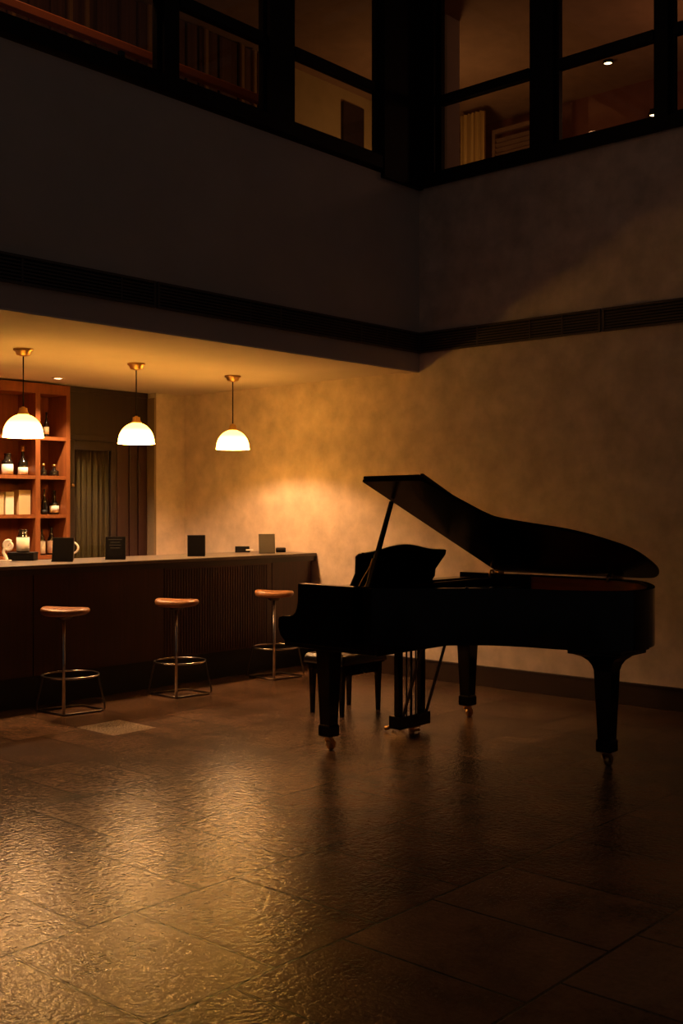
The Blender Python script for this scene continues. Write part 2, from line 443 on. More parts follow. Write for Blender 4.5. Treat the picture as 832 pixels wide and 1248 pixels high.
struct('column_gallery', box(8.3, 8.5, 6.075, 6.27, 4.0, GC), 'fascia')
# handrail inside the left windows
t = thing('handrail', 'orange wooden handrail running behind the upper left window panes', 'handrail', (4.5, 6.5, 4.0))
obj('rail', box(2.0, 6.35, 6.47, 6.53, 4.815, 4.885, bev=.01), 'rail', t)
for x in (2.6, 4.9, 6.3): obj('baluster', box(x-.018, x+.018, 6.482, 6.518, 4.0, 4.815), 'frame', t)
# drape and louvred screens inside the right window
def drape(name, label, x, y0, y1, z0, z1, m):
    k = 48; pts = [(x+.03*math.sin(i*.8)+.012*math.sin(i*2.1), y0+(y1-y0)*i/k) for i in range(k+1)]
    tag(obj(name, prism(pts+[(a+.008, b) for a, b in pts[::-1]], z0, z1), m), label, 'curtain')
drape('drape', 'narrow gold drape hanging behind the right upper window next to the corner post', 10.35, 7.06, 7.38, 4.0, 6.0, 'drape')
def louvre_screen(label, x, y0, y1, z0, z1):
    t = thing('louvre_screen', label, 'screen', (x, (y0+y1)/2, z0), group='louvred screens in the upper room')
    bm = box(x-.02, x+.02, y0, y0+.04, z0, z1); add_box(bm, x-.02, x+.02, y1-.04, y1, z0, z1)
    add_box(bm, x-.02, x+.02, y0+.04, y1-.04, z1-.05, z1); add_box(bm, x-.02, x+.02, y0+.04, y1-.04, z0, z0+.05)
    obj('frame', bm, 'louvre', t)
    bm = bmesh.new(); z = z0+.08
    while z < z1-.08:
        bar((x, y0+.04, z), (x, y1-.04, z), .05, .008, bm, up=(.6, 0, .8)); z += .055
    obj('slats', bm, 'louvre', t)
louvre_screen('dark louvred screen to the right of the gold drape upstairs', 10.5, 6.42, 7.04, 4.0, 5.80)
louvre_screen('brown louvred screen to the left of the gold drape upstairs', 10.5, 7.40, 7.85, 4.0, 5.75)
t = thing('cabinet', 'low black cabinet against the dark red wall upstairs', 'cabinet', (10.8, 5.15, 4.0))
obj('carcass', box(10.62, 10.98, 4.75, 5.75, 4.0, 5.55, bev=.01), 'black_box', t)
for y in (4.77, 5.26): obj('door', box(10.60, 10.62, y, y+.47, 4.06, 5.50), 'black_box', t)

def spot_fixture(label, x, y, z):
    t = thing('ceiling_spotlight', label, 'spotlight', (x, y, z), group='small spotlights upstairs')
    obj('housing', lathe([(0, z), (.05, z), (.05, z-.03), (.042, z-.03), (.042, z-.012), (0, z-.012)], 20, cx=x, cy=y), 'frame', t)
    obj('lens', lathe([(0, z-.014), (.040, z-.014), (.040, z-.022), (0, z-.026)], 20, cx=x, cy=y), 'downlight', t)
spot_fixture('tiny lit spotlight on the upstairs ceiling behind the rightmost pane', 10.26, 5.47, GC)
spot_fixture('tiny lit spotlight fixed low over the black cabinet upstairs', 10.92, 5.29, 5.70)
obj('bracket', box(10.87, 11.0, 5.27, 5.31, 5.70, 5.73), 'frame', bpy.data.objects['ceiling_spotlight.001'])

def light(name, kind, loc, power, col, size=.1, rot=None, parent=None):
    l = bpy.data.lights.new(name, kind); l.energy = power; l.color = col
    if kind == 'AREA': l.size = size
    else: l.shadow_soft_size = size
    o = bpy.data.objects.new(name, l); COL.objects.link(o); o.parent = parent
    o.location = Vector(loc) - (world_loc(parent) if parent else Vector((0, 0, 0)))
    if rot: o.rotation_euler = rot
    return o
light('upstairs_fill', 'POINT', (9.2, 6.8, 5.0), 16, (1, .55, .25), .15)  # unseen lights without fixtures, added to brighten the rooms behind the panes
light('upstairs_fill', 'POINT', (9.6, 4.2, 5.3), 8, (1, .45, .25), .15)
light('upstairs_fill', 'POINT', (4.2, 6.28, 5.7), 12, (1, .50, .24), .15)  # added fill for the front of the handrail and wall boards

# ------------------------------------------------------------------ bar counter
BF = 7.265
CT = 1.075
t = thing('bar_counter', 'long dark wood bar with pale stone top and black plinth', 'bar counter', (5.4, 7.6, 0))
CL = 1.2; CE = 7.98
obj('plinth', box(CL+.05, D-.032, BF+.035, CE-.12, 0, .235), 'kick', t)
seams = [D-.032, 7.19, 5.92, 4.66, 3.40, 2.14, CL+.02]
for a, b in zip(seams[1:], seams):
    bm = bmesh.new(); add_box(bm, a+.004, b-.004, BF, BF+.02, .235, CT-.075)
    add_box(bm, a+.004, b-.004, BF+.02, BF+.06, .235, CT-.075)
    x = a+.03
    while x < b-.04 and 5.5 < a < 7.0: add_box(bm, x, x+.018, BF-.004, BF, .25, CT-.09); x += .030
    obj('front_panel', bm, 'bar_panel', t)
obj('carcass', box(CL+.05, D-.032, BF+.06, CE-.06, .235, CT-.075), 'counter_edge', t)
obj('apron', box(CL, D-.002, BF-.03, CE-.02, CT-.075, CT-.028), 'counter_edge', t)
obj('countertop', box(CL, D-.002, BF-.045, CE, CT-.028, CT, bev=.004), 'counter', t)

# ------------------------------------------------------------------ pendants
RIM = 2.045
def pendant_proto():
    x, y = 0, 0
    t = thing('pendant_lamp', 'glowing opal dome pendant nearest the wine shelf, leftmost of three over the bar', 'pendant lamp', (4.66, 7.40, RIM), group='pendant lamps over the bar')
    H = SOF-RIM
    obj('ceiling_canopy', lathe([(0, H), (.075, H), (.075, H-.012), (.060, H-.020), (.052, H-.045), (.022, H-.055), (.010, H-.058), (0, H-.058)], 32), 'brass', t, True)
    obj('cord', tube([(0, 0, H-.055), (0, 0, .225)], .005, 8), 'frame', t, True)
    obj('cap', lathe([(0, .235), (.010, .235), (.014, .228), (.030, .224), (.033, .200), (.040, .185), (.046, .174), (0, .174)], 28), 'brass', t, True)
    R = .150
    prof = [(.040, .178)]
    for k in range(1, 13):
        a = PI/2*(1-k/12); prof.append((R*math.cos(a)**.93 if k < 12 else R, .012+.166*math.sin(a)))
    outer = [p for p in prof if p[0] > .039] + [(R+.004, .006), (R+.004, 0)]
    inner = [(r-.006, z-.002 if z > .01 else 0) for r, z in outer[::-1]]
    obj('shade', lathe(outer+inner, 48, closed=True), 'shade', t, True)
    obj('bulb', lathe([(0, .17), (.014, .17), (.014, .135), (.026, .118), (.029, .104), (.023, .088), (.011, .080), (0, .079)], 20), 'bulb', t, True)
    return t
p0 = pendant_proto()
p1 = dup(p0, (5.756, 7.43, RIM), 'glowing opal dome pendant in front of the dark door, middle of three over the bar')
p2 = dup(p0, (6.88, 7.46, RIM), 'glowing opal dome pendant nearest the plaster wall, rightmost of three over the bar')
LAMP = (1, .54, .265)
for p in (p0, p1, p2):
    for c in p.children:
        if c.name.startswith('bulb'): c.visible_shadow = True
    light('pendant_bulb_light', 'POINT', world_loc(p)+Vector((0, 0, .064)), 56, LAMP, .02, parent=p)

# recessed downlights in the bar ceiling
def downlight(label, x, y, power):
    t = thing('recessed_downlight', label, 'downlight', (x, y, SOF), group='recessed downlights over the back bar')
    obj('trim_ring', lathe([(.036, SOF-.001), (.058, SOF-.001), (.058, SOF-.006), (.050, SOF-.010), (.036, SOF-.006)], 32, closed=True, cx=x, cy=y), 'white', t)
    obj('lens', lathe([(0, SOF-.002), (.036, SOF-.002), (.036, SOF-.005), (0, SOF-.006)], 24, cx=x, cy=y), 'downlight', t)
    l = light('downlight_beam', 'SPOT', (x, y, SOF-.02), power, (1, .68, .38), .03, parent=t)
    l.data.spot_size = 2.0; l.data.spot_blend = .6
downlight('small lit recessed downlight in the bar ceiling beside the shelf top', 5.91, 8.80, 150)
downlight('recessed downlight in the bar ceiling further along the shelf', 4.95, 8.80, 150)

# ------------------------------------------------------------------ wine shelf
SX0, SX1 = 4.44, 6.290
t = thing('wine_shelf', 'orange brown wooden bottle shelf built into the back wall', 'shelf', (5.4, FB, 0))
SD0, SD1 = FB-.01, FB+.30
obj('back_panel', box(SX0, SX1, SD1, SD1+.018, 0, 2.70), 'shelf', t)
for a, b in ((SX1-.042, SX1), (SX0, SX0+.042)): obj('side_panel', box(a, b, SD0, SD1, 0, 2.70), 'shelf', t)
obj('top_panel', box(SX0+.042, SX1-.042, SD0, SD1, 2.605, 2.70), 'shelf', t)
for a in (5.905, 5.185): obj('divider', box(a, a+.052, SD0+.004, SD1, .06, 2.605), 'shelf', t)
SHELVES = (2.195, 1.818, 1.444, 1.05, .60)
for (a, b) in ((SX0+.042, 5.185), (5.237, 5.905), (5.957, SX1-.042)):
    for z in SHELVES: obj('shelf_board', box(a, b, SD0+.008, SD1, z-.034, z), 'shelf', t)
obj('base_panel', box(SX0+.042, SX1-.042, SD0+.02, SD1, 0, .06), 'shelf', t)

def px_on_y(px, y):
    r = (px-416)/FPX
    return y*(CB+r*CA)/(CA-r*CB)

BY = FB+.12
def bottle(label, px, z, h, r, lab=(.05, .5), m_lab='label', foil=None, square=False, y=None, shoulder=.62, neck=.33, group='bottles on the wine shelf', x=None):
    y = y or BY
    x = x if x is not None else px_on_y(px, y)
    t = thing('bottle', label, 'bottle', (x, y, z), group=group)
    nr = r*neck
    prof = [(0, 0), (r*.92, 0), (r, .006), (r, h*shoulder*.82), (r*.9, h*shoulder*.92), (r*.6, h*shoulder*1.04), (nr*1.15, h*shoulder*1.16), (nr, h*.9), (nr*1.2, h*.965), (nr*1.2, h), (0, h)]
    obj('glass_body', lathe(prof, 28), 'bottle', t, True)
    if lab:
        a, b = lab[0]*h, lab[1]*h
        obj('label_band', lathe([(r+.0008, a), (r+.002, a), (r+.002, b), (r+.0008, b)], 28, closed=True), m_lab, t, True)
    if foil:
        obj('foil_cap', lathe([(nr+.001, h*.80), (nr*1.2+.002, h*.80), (nr*1.22+.002, h*1.005), (0, h*1.008)], 24), foil, t, True)
    return t
bottle('slim dark bottle with beige label, alone on the topmost visible shelf', 56.5, 2.196, .245, .024, (.12, .42), 'beige_box')
bottle('stout dark bottle with large white label under the left pendant', 9, 1.819, .205, .052, (.04, .50), 'label', neck=.55, shoulder=.72)
bottle('slender bottle with gold neck foil and white label under the left pendant', 28, 1.819, .285, .045, (.03, .27), 'label', 'gold', shoulder=.5, neck=.3)
bottle('small dark bottle with gold top, nearer the divider on its shelf', 53, 1.819, .12, .032, None, foil='gold', shoulder=.5)
bottle('small dark bottle with pale gold top, nearer the shelf side', 66, 1.819, .115, .045, None, foil='brass', shoulder=.5)
bottle('tall black bottle with grey label beside the white-labelled one', 54, 1.445, .245, .028, (.02, .18), 'print', shoulder=.6)
bottle('dark bottle with square cream label, third shelf by the shelf side', 66, 1.445, .235, .044, (.08, .36), 'label', shoulder=.5)
bottle('slim bottle with tall cream label beside the divider on the lowest visible shelf', 51, 1.051, .245, .032, (.06, .55), 'label', shoulder=.66)
bottle('dark bottle with pink label partly behind the black menu card', 62.5, 1.051, .265, .040, (.06, .52), 'pink_label', shoulder=.66)
def carton(label, px, z, w, d, h, m, y=None):
    y = y or BY; x = px_on_y(px, y)
    t = thing('carton', label, 'box', (x, y, z), group='cartons on the wine shelf')
    obj('box_body', box(-w/2, w/2, -d/2, d/2, 0, h*.80, bev=.002), m, t, True)
    obj('lid', box(-w/2-.002, w/2+.002, -d/2-.002, d/2+.002, h*.80, h, bev=.002), m, t, True)
carton('tall narrow white carton on the shelf, left of the beige one', 8.5, 1.445, .085, .10, .215, 'white_box')
carton('wide beige carton on the shelf beside the divider', 26, 1.445, .125, .12, .235, 'beige_box')
carton('narrow beige carton at the edge of the photo on the shelf', -3, 1.445, .07, .10, .20, 'beige_box')

# ------------------------------------------------------------------ things on the counter
def at_counter(px, py, z=CT):
    Z = (EYE-z)*FPX/(py-620); Xc = (px-416)/FPX*Z
    return (CA*Xc+CB*Z, -CB*Xc+CA*Z)
FACE = -math.atan2(CB, CA)     # turns local -y towards the camera
def card_stand(label, px, py, w, h, m, rz, lines=0):
    x, y = at_counter(px, py)
    t = thing('menu_stand', label, 'menu stand', (x, y, CT), rz, group='easel menu stands along the bar')
    T = Matrix.Rotation(-.22, 4, 'X') @ Matrix.Translation((0, 0, .006))
    def tl(b):
        bmesh.ops.transform(b, matrix=T, verts=b.verts[:]); bmesh.ops.translate(b, verts=b.verts[:], vec=(0, 0, .002)); return b
    obj('card', tl(box(-w/2, w/2, -.007, .007, 0, h, bev=.002)), m, t, True)
    bm = box(-w/2-.002, w/2+.002, -.008, .008, h, h+.004); add_box(bm, w/2, w/2+.004, -.008, .008, 0, h)
    obj('edge_trim', tl(bm), 'rod', t, True)
    b = bar((0, .042, h*.75), (0, .10, .004), .06, .006); obj('easel_leg', b, m, t, True)
    obj('foot_lip', box(-w/2, w/2, -.022, .002, 0, .010), m, t, True)
    for k in range(lines):
        ww = w*(.30 if k else .36)*(1-.15*(k % 2))
        obj('print_line', tl(box(-ww, ww*.9, -.0082, -.007, h*.86-k*.024, h*.86-k*.024+.005)), 'print', t, True)
card_stand('black easel menu card in front of the white jug', 76, 684.5, .168, .185, 'black_card', FACE+.05)
card_stand('black easel menu card with faint grey lines, before the dark door', 140.5, 682, .165, .185, 'black_card', FACE+.16, 4)
card_stand('black easel menu card standing between the second and third pendants', 239, 678, .155, .180, 'black_card', FACE+.14)
card_stand('olive brown easel menu card near the wall end of the bar', 325, 674.5, .150, .175, 'olive_card', FACE+.16)

x, y = at_counter(81, 682)
t = thing('jug', 'white jug with loop handle behind the first black menu card', 'jug', (x, y, CT), FACE)
obj('body', lathe([(0, 0), (.042, 0), (.047, .01), (.049, .09), (.045, .155), (.046, .162), (.042, .160), (.045, .09), (.043, .012), (0, .010)], 32), 'white', t, True)
pts = [(.046+.052*math.sin(a), 0, .098-.046*math.cos(a)) for a in [PI*k/14 for k in range(15)]]
obj('handle', tube(pts, .0085, 10), 'white', t, True)

x, y = at_counter(8, 684)
t = thing('ornament', 'white curl-topped ornament with flared foot at the bar end by the shelf', 'ornament', (x, y, CT), FACE)
pts = []
for k in range(30):
    a = k/29*2.25*2*PI*.86; r = .012+.030*(k/29)
    pts.append((.016+r*math.cos(PI-a+3.9), 0, .128+r*math.sin(PI-a+3.9)))
endp = pts[-1]
pts += catmull([endp, (-.022, 0, .085), (-.012, 0, .045), (.004, 0, .012)], 6)[1:]
pts = [tuple(p) for p in pts]
obj('curl', tube(pts, .013, 12, radii=[.009+.004*min(1, i/20) for i in range(len(pts))]), 'white', t, True)
obj('foot', prism([tuple(p[:2]) for p in catmull([(-.10, -.02, 0), (-.03, -.035, 0), (.03, -.02, 0), (.035, .015, 0), (-.02, .03, 0), (-.10, .02, 0)], 5)], 0, .010), 'white', t, True)

x, y = at_counter(28, 683); 
t = thing('tray', 'flat black box under the square-labelled bottle at the counter back', 'box', (x, y, CT), FACE)
obj('base', box(-.105, .105, -.07, .07, 0, .05, bev=.003), 'black_box', t, True)
obj('lid', box(-.108, .108, -.073, .073, .05, .068, bev=.003), 'black_box', t, True)
b = bottle('stout dark bottle with square cream label standing on the flat black box', 0, CT+.068, .185, .050, (.05, .66), 'label', shoulder=.78, neck=.6, group='bottles on the bar', x=x, y=y)
x, y = at_counter(-13, 683.6)
t = thing('case', 'low dark case with pale lid lying at the bar end by the ornament', 'box', (x, y, CT), FACE)
obj('base', box(-.13, .045, -.05, .05, 0, .055, bev=.004), 'black_box', t, True)
obj('lid', prism([(-.05, .055), (.05, .055), (.05, .062), (-.05, .105), ], -.13, .03, 'x'), 'dark_wood', t, True)
obj('clasp', box(-.005, .012, -.053, -.049, .030, .042), 'white', t, True)

x, y = at_counter(297, 673)
t = thing('napkin_tray', 'low black napkin tray with white corner, left of the olive menu card', 'tray', (x, y, CT), FACE+.1)
obj('base', box(-.085, .06, -.05, .05, 0, .016, bev=.002), 'black_box', t, True)
obj('box', box(-.085, .055, -.045, .05, .016, .058, bev=.003), 'black_box', t, True)
obj('napkin', box(.02, .09, -.055, .03, .017, .030, bev=.002), 'white', t, True)
x, y = at_counter(342, 673)
t = thing('card_holder', 'small black block holder right of the olive menu card', 'holder', (x, y, CT), FACE+.1)
obj('base', box(-.048, .048, -.035, .035, 0, .045, bev=.008), 'black_box', t, True)
obj('slot_lip', box(-.040, .040, -.040, -.034, .018, .038, bev=.002), 'rod', t, True)

# ------------------------------------------------------------------ bar stools
def stool_proto(loc, label):
    t = thing('bar_stool', label, 'bar stool', loc, FACE, group='bar stools along the counter')
    # seat: thick saddle pad
    bm = bmesh.new(); n = 48; W, Dp = .172, .150; cy = .05
    prof = [(.0, 0), (.55, 0), (.86, .003), (.96, .012), (1., .026), (.985, .040), (.93, .050), (.75, .055), (.4, .056), (0, .056)]
    rings = []
    for s, z in prof:
        ring = []
        for i in range(n if s else 1):
            a = 2*PI*i/n; c, d = math.cos(a), math.sin(a); e = 2/2.8
            px_, py_ = W*s*math.copysign(abs(c)**e, c), Dp*s*math.copysign(abs(d)**e, d)
            u = px_/W
            zz = .018*u*u - .012*(u*.5+.5)**3 if z > .02 else .010*u*u
            ring.append(bm.verts.new((px_, cy+py_, .722+z+zz)))
        rings.append(ring)
    for a, b in zip(rings, rings[1:]):
        for i in range(n):
            j = (i+1) % n
            if len(a) == 1: f = [a[0], b[j], b[i]]
            elif len(b) == 1: f = [a[i], a[j], b[0]]
            else: f = [a[i], a[j], b[j], b[i]]
            bm.faces.new(f).smooth = True
    obj('seat', bm, 'leather', t, True)
    obj('seat_plate', lathe([(0, .700), (.045, .700), (.06, .716), (.06, .726), (0, .726)], 24, cy=.02), 'rod', t, True)
    obj('post', tube([(0, 0, .008), (0, 0, .704)], .0115, 14), 'chrome', t, True)
    R = .205
    obj('foot_ring', tube([(R*math.cos(2*PI*i/56), R+R*math.sin(2*PI*i/56)-.0, .270) for i in range(56)], .0078, 10, closed=True), 'chrome', t, True)
    for s in (-1, 1):
        obj('leg', tube(catmull([(s*R, R, .270), (s*(R+.012), R+.002, .20), (s*(R+.045), R+.005, .06), (s*(R+.048), R+.006, .012)], 5), .0075, 10), 'rod', t, True)
    loop = [(0, 0, .008), (R+.048, R+.006, .008), (.03, 2*R+.01, .008), (-R-.048, R+.006, .008)]
    q = []
    for i in range(4):
        a = Vector(loop[i]); b = Vector(loop[(i+1) % 4]); z = Vector(loop[i-1])
        q += [tuple(a+(z-a)*.12), tuple(a+(z-a)*.04+(b-a)*.04), tuple(a+(b-a)*.12)]
    obj('floor_loop', tube(q, .0075, 10, closed=True), 'rod', t, True)
    return t
s0 = stool_proto((4.60, 6.78, 0), 'tan leather bar stool nearest the wine shelf end, leftmost of three')
dup(s0, (5.62, 6.75, 0), 'tan leather bar stool in the middle of the row of three')
dup(s0, (6.786, 6.83, 0), 'tan leather bar stool closest to the piano keyboard')

# ------------------------------------------------------------------ grand piano
RT, RB = 1.035, .70
PX0, PX1, HX = 4.93, 6.72, 6.725
pno = thing('grand_piano', 'black lacquered grand piano with its lid propped open', 'piano', (5.8, 3.95, 0))
outline = [(PX0, 4.30)] + [tuple(p[:2]) for p in catmull([(PX0, 4.22, 0), (4.95, 4.08, 0), (5.05, 3.94, 0), (5.22, 3.80, 0), (5.37, 3.64, 0), (5.45, 3.44, 0), (5.49, 3.22, 0), (5.57, 3.02, 0), (5.73, 2.90, 0), (5.92, 2.885, 0), (6.12, 2.955, 0), (6.35, 3.085, 0), (6.56, 3.25, 0), (6.68, 3.46, 0), (PX1, 3.75, 0)], 6)] + [(PX1, 4.30)]
def offset(path, d):
    out = []
    for i, p in enumerate(path):
        a = Vector(path[max(i-1, 0)]); b = Vector(path[min(i+1, len(path)-1)])
        t_ = (b-a).normalized(); nrm = Vector((-t_.y, t_.x))     # left of travel = inside
        out.append(tuple(Vector(p)+nrm*d))
    return out
def band(outer, inner, z0, z1):
    bm = bmesh.new(); R4 = []
    for (a, b) in zip(outer, inner):
        R4.append([bm.verts.new((*a, z0)), bm.verts.new((*a, z1)), bm.verts.new((*b, z1)), bm.verts.new((*b, z0))])
    for p, q in zip(R4, R4[1:]):
        for j in range(4):
            f = bm.faces.new([p[j], p[(j+1) % 4], q[(j+1) % 4], q[j]]); f.smooth = j in (0, 2)
    bm.faces.new(R4[0]); bm.faces.new(R4[-1][::-1])
    return bm
def smooth_angle(o):
    for p in o.data.polygons: p.use_smooth = True
    o.modifiers.new('split', 'EDGE_SPLIT').split_angle = .7
o = obj('rim', band(outline, offset(outline, .045), RB, RT), 'lacquer', pno); o.data.polygons.update(); smooth_angle(o)
o = obj('inner_rim', band(offset(outline, .046), offset(outline, .056), .86, RT-.012), 'mahogany', pno); smooth_angle(o)
obj('case_bottom', prism(offset(outline, .046), RB+.005, RB+.03), 'satin', pno)
obj('iron_plate', prism(offset(outline, .058), .875, .893), 'iron', pno)
bm = bmesh.new()
for k in range(44):
    x = 5.08+k*.036; yb = 3.92-.9*min(1, k/26)
    yb = max(yb, 3.16 if x < 6.3 else 3.16+(x-6.3)*1.2)
    bar((x, 4.20, .925), (x+(.0), yb+.05, .915), .0022, .0022, bm)
obj('strings', bm, 'brass', pno)
bm = bmesh.new()
for x, yb in ((5.35, 3.9), (5.75, 3.3), (6.2, 3.3)): add_box(bm, x-.014, x+.014, yb, 4.2, .90, .955)
obj('plate_braces', bm, 'iron', pno)
obj('tuning_block', box(PX0+.075, PX1-.075, 4.20, 4.48, .80, .945), 'satin', pno)
prof = [(4.15, .66), (4.86, .66), (4.905, .70), (4.925, .75), (4.925, .800), (4.915, .818), (4.885, .826), (4.835, .828), (4.80, .836), (4.775, .856), (4.762, .885), (4.755, .93), (4.752, RT), (4.15, RT)]
for a in (PX0, PX1-.07):
    obj('cheek', prism(prof, a, a+.07, 'x'), 'lacquer', pno, bev=.004)
obj('keybed', box(PX0+.012, PX1-.012, 4.12, 4.88, .635, .70, bev=.004), 'satin', pno)
obj('key_slip', box(PX0+.07, PX1-.07, 4.895, 4.918, .70, .79, bev=.003), 'lacquer', pno)
for a in (PX0+.07, PX1-.14): obj('key_block', box(a, a+.07, 4.745, 4.893, .70, .81, bev=.004), 'lacquer', pno)
bm = bmesh.new(); kw = (PX1-PX0-.28)/52
for k in range(52): add_box(bm, PX0+.14+k*kw+.0006, PX0+.14+(k+1)*kw-.0006, 4.74, 4.892, .775, .798)
obj('white_keys', bm, 'ivory', pno)
bm = bmesh.new()
for k in range(51):
    if k % 7 in (1, 4): continue
    x = PX0+.14+(k+1)*kw; add_box(bm, x-.006, x+.006, 4.742, 4.835, .798, .812)
obj('black_keys', bm, 'ebony', pno)
obj('fallboard', prism([(4.738, .79), (4.715, .795), (4.685, .985), (4.705, .985)], PX0+.072, PX1-.072, 'x'), 'lacquer', pno)
obj('top_board', box(PX0+.072, PX1-.072, 4.46, 4.70, .985, 1.003, bev=.003), 'lacquer', pno)
# music desk
mp = [(5.06, 1.012), (5.085, 1.10), (5.05, 1.215), (5.075, 1.235)] + [tuple(p[:2]) for p in catmull([(5.10, 1.236, 0), (5.25, 1.252, 0), (5.40, 1.278, 0), (5.52, 1.287, 0), (5.64, 1.277, 0), (5.80, 1.250, 0), (5.95, 1.240, 0)], 5)] + [(5.985, 1.238), (5.99, 1.205), (5.915, 1.10), (5.93, 1.05), (5.90, 1.012)]
bm = prism(mp, -.010, .010, 'y')
bmesh.ops.transform(bm, matrix=Matrix.Translation((.195, 4.605, -.010)) @ Matrix.Translation((0, 0, 1.012)) @ Matrix.Rotation(.30, 4, 'X') @ Matrix.Translation((0, 0, -1.012)), verts=bm.verts[:])
desk = obj('music_desk', bm, 'satin', pno, bev=.003)
obj('desk_shelf', box(5.20, 6.50, 4.54, 4.68, 1.003, 1.012, bev=.003), 'lacquer', desk)
obj('desk_arm', bar((5.345, 4.655, 1.008), (5.295, 4.525, 1.215), .02, .026), 'satin', desk)
hook = [(5.235, 4.52, 1.006), (5.23, 4.48, 1.06), (5.245, 4.44, 1.13), (5.265, 4.43, 1.185), (5.275, 4.44, 1.17), (5.28, 4.47, 1.10), (5.285, 4.49, 1.04), (5.27, 4.50, 1.006)]
obj('scroll_bracket', tube(catmull(hook, 5), .0032, 8), 'brass', desk)
# lid, hinged on the straight side
TL = .636/1.53; TH = math.atan(TL)
silh = [(5.094, 4.474), (5.088, 4.012), (5.235, 3.975), (5.417, 3.942), (5.600, 3.900)] + [tuple(p[:2]) for p in catmull([(5.640, 3.885, 0), (5.705, 3.845, 0), (5.785, 3.69, 0), (5.888, 3.454, 0), (6.018, 3.297, 0), (6.206, 3.167, 0), (6.44, 3.140, 0), (6.60, 3.165, 0), (6.70, 3.24, 0), (HX, 3.34, 0)], 6)] + [(HX, 4.40), (HX, 4.474)]
def lid_slab(poly, h0, h1):
    """plan polygon -> slab on the opened lid plane, h measured off the underside"""
    bm = bmesh.new(); n = len(poly); A, B = [], []
    ux, uz = math.cos(TH), math.sin(TH)
    for x, y in poly:
        d = HX-x
        for L_, h in ((A, h0), (B, h1)):
            L_.append(bm.verts.new((HX-d*ux+h*uz, y, RT+.006+d*uz+h*ux)))
    bm.faces.new(A); bm.faces.new(B[::-1])
    for i in range(n): bm.faces.new([A[i], A[(i+1) % n], B[(i+1) % n], B[i]])
    return bm
lid = obj('lid', lid_slab(silh, 0, .020), 'lid_lacquer', pno, bev=.004)
obj('front_flap', lid_slab([(5.094, 4.474), (5.088, 4.030), (HX-.02, 4.030), (HX-.02, 4.474)], .023, .040), 'lacquer', lid, bev=.003)
for y in (4.435, 3.50):
    bm = box(HX-.075, HX-.030, y-.03, y+.03, RT+.004, RT+.008)
    tube([(HX-.028, y-.035, RT+.006), (HX-.028, y+.035, RT+.006)], .009, 12, bm)
    tube([(HX-.06+.026*math.cos(2*PI*k/16), y+.045, RT-.004+.026*math.sin(2*PI*k/16)) for k in range(16)], .008, 8, bm, closed=True)
    obj('hinge', bm, 'brass', lid)
obj('flap_hinge', lid_slab([(5.086, 4.022), (5.086, 4.000), (6.6, 4.000), (6.6, 4.022)], .020, .043), 'lacquer', lid)
prop = obj('lid_prop', bar((5.165, 4.40, .95), (5.488, 4.455, 1.545), .026, .034, up=(0, 1, 0), w2=.022, d2=.024), 'satin', pno, bev=.003)
obj('prop_pivot', lathe([(0, 0), (.02, 0), (.02, .03), (0, .032)], 16, cx=5.165, cy=4.40), 'brass', prop).location.z += .945
for x, y in ((5.30, 3.735), (5.385, 3.62)):
    obj('rim_stud', lathe([(0, RT), (.010, RT), (.009, RT+.006), (0, RT+.008)], 12, cx=x+.02, cy=y+.015), 'chrome', pno)  # two small chrome studs added on the rim top

def piano_leg(x, y, top, flare=False):
    bm = bmesh.new()
    lv = [(.040, .150), (.058, top)]
    if flare:
        lv = [(.040, .150), (.056, .56), (.064, .590), (.080, .618), (.108, .642), (.140, .655), (.165, .660), (.165, .678), (.178, .680), (.178, RB)]
    frustum(bm, lv, x, y)
    leg = obj('leg', bm, 'lacquer', pno, bev=.003)
    bm = bmesh.new(); frustum(bm, [(.040, .086), (.047, .092), (.047, .150), (.043, .160), (.039, .162)], x, y)
    obj('leg_collar', bm, 'lacquer', leg, bev=.003)
    bm = lathe([(0, .088), (.028, .088), (.030, .080), (.018, .072), (.016, .062), (0, .062)], 20, cx=x, cy=y)
    for s in (-1, 1):
        prism([(x-.020, .074), (x+.016, .074), (x+.030, .040), (x+.030, .022), (x+.014, .022)], y+s*.020-.004, y+s*.020+.004, 'y', bm)
    obj('caster_fork', bm, 'brass', leg)
    cx, r = x+.020, .033
    bm = bmesh.new(); n = 24
    prof2 = [(-.014, r*.55), (-.014, r*.9), (-.009, r), (.009, r), (.014, r*.9), (.014, r*.55)]
    rings = [[bm.verts.new((cx+rr*math.cos(2*PI*i/n), y+yy, r+rr*math.sin(2*PI*i/n))) for i in range(n)] for yy, rr in prof2]
    for a, b in zip(rings, rings[1:]):
        for i in range(n): bm.faces.new([a[i], a[(i+1) % n], b[(i+1) % n], b[i]]).smooth = True
    bm.faces.new(rings[0]); bm.faces.new(rings[-1][::-1])
    obj('caster_wheel', bm, 'brass', leg)
piano_leg(5.055, 4.605, .64); piano_leg(6.52, 4.59, .64); piano_leg(5.81, 3.105, RB, True)

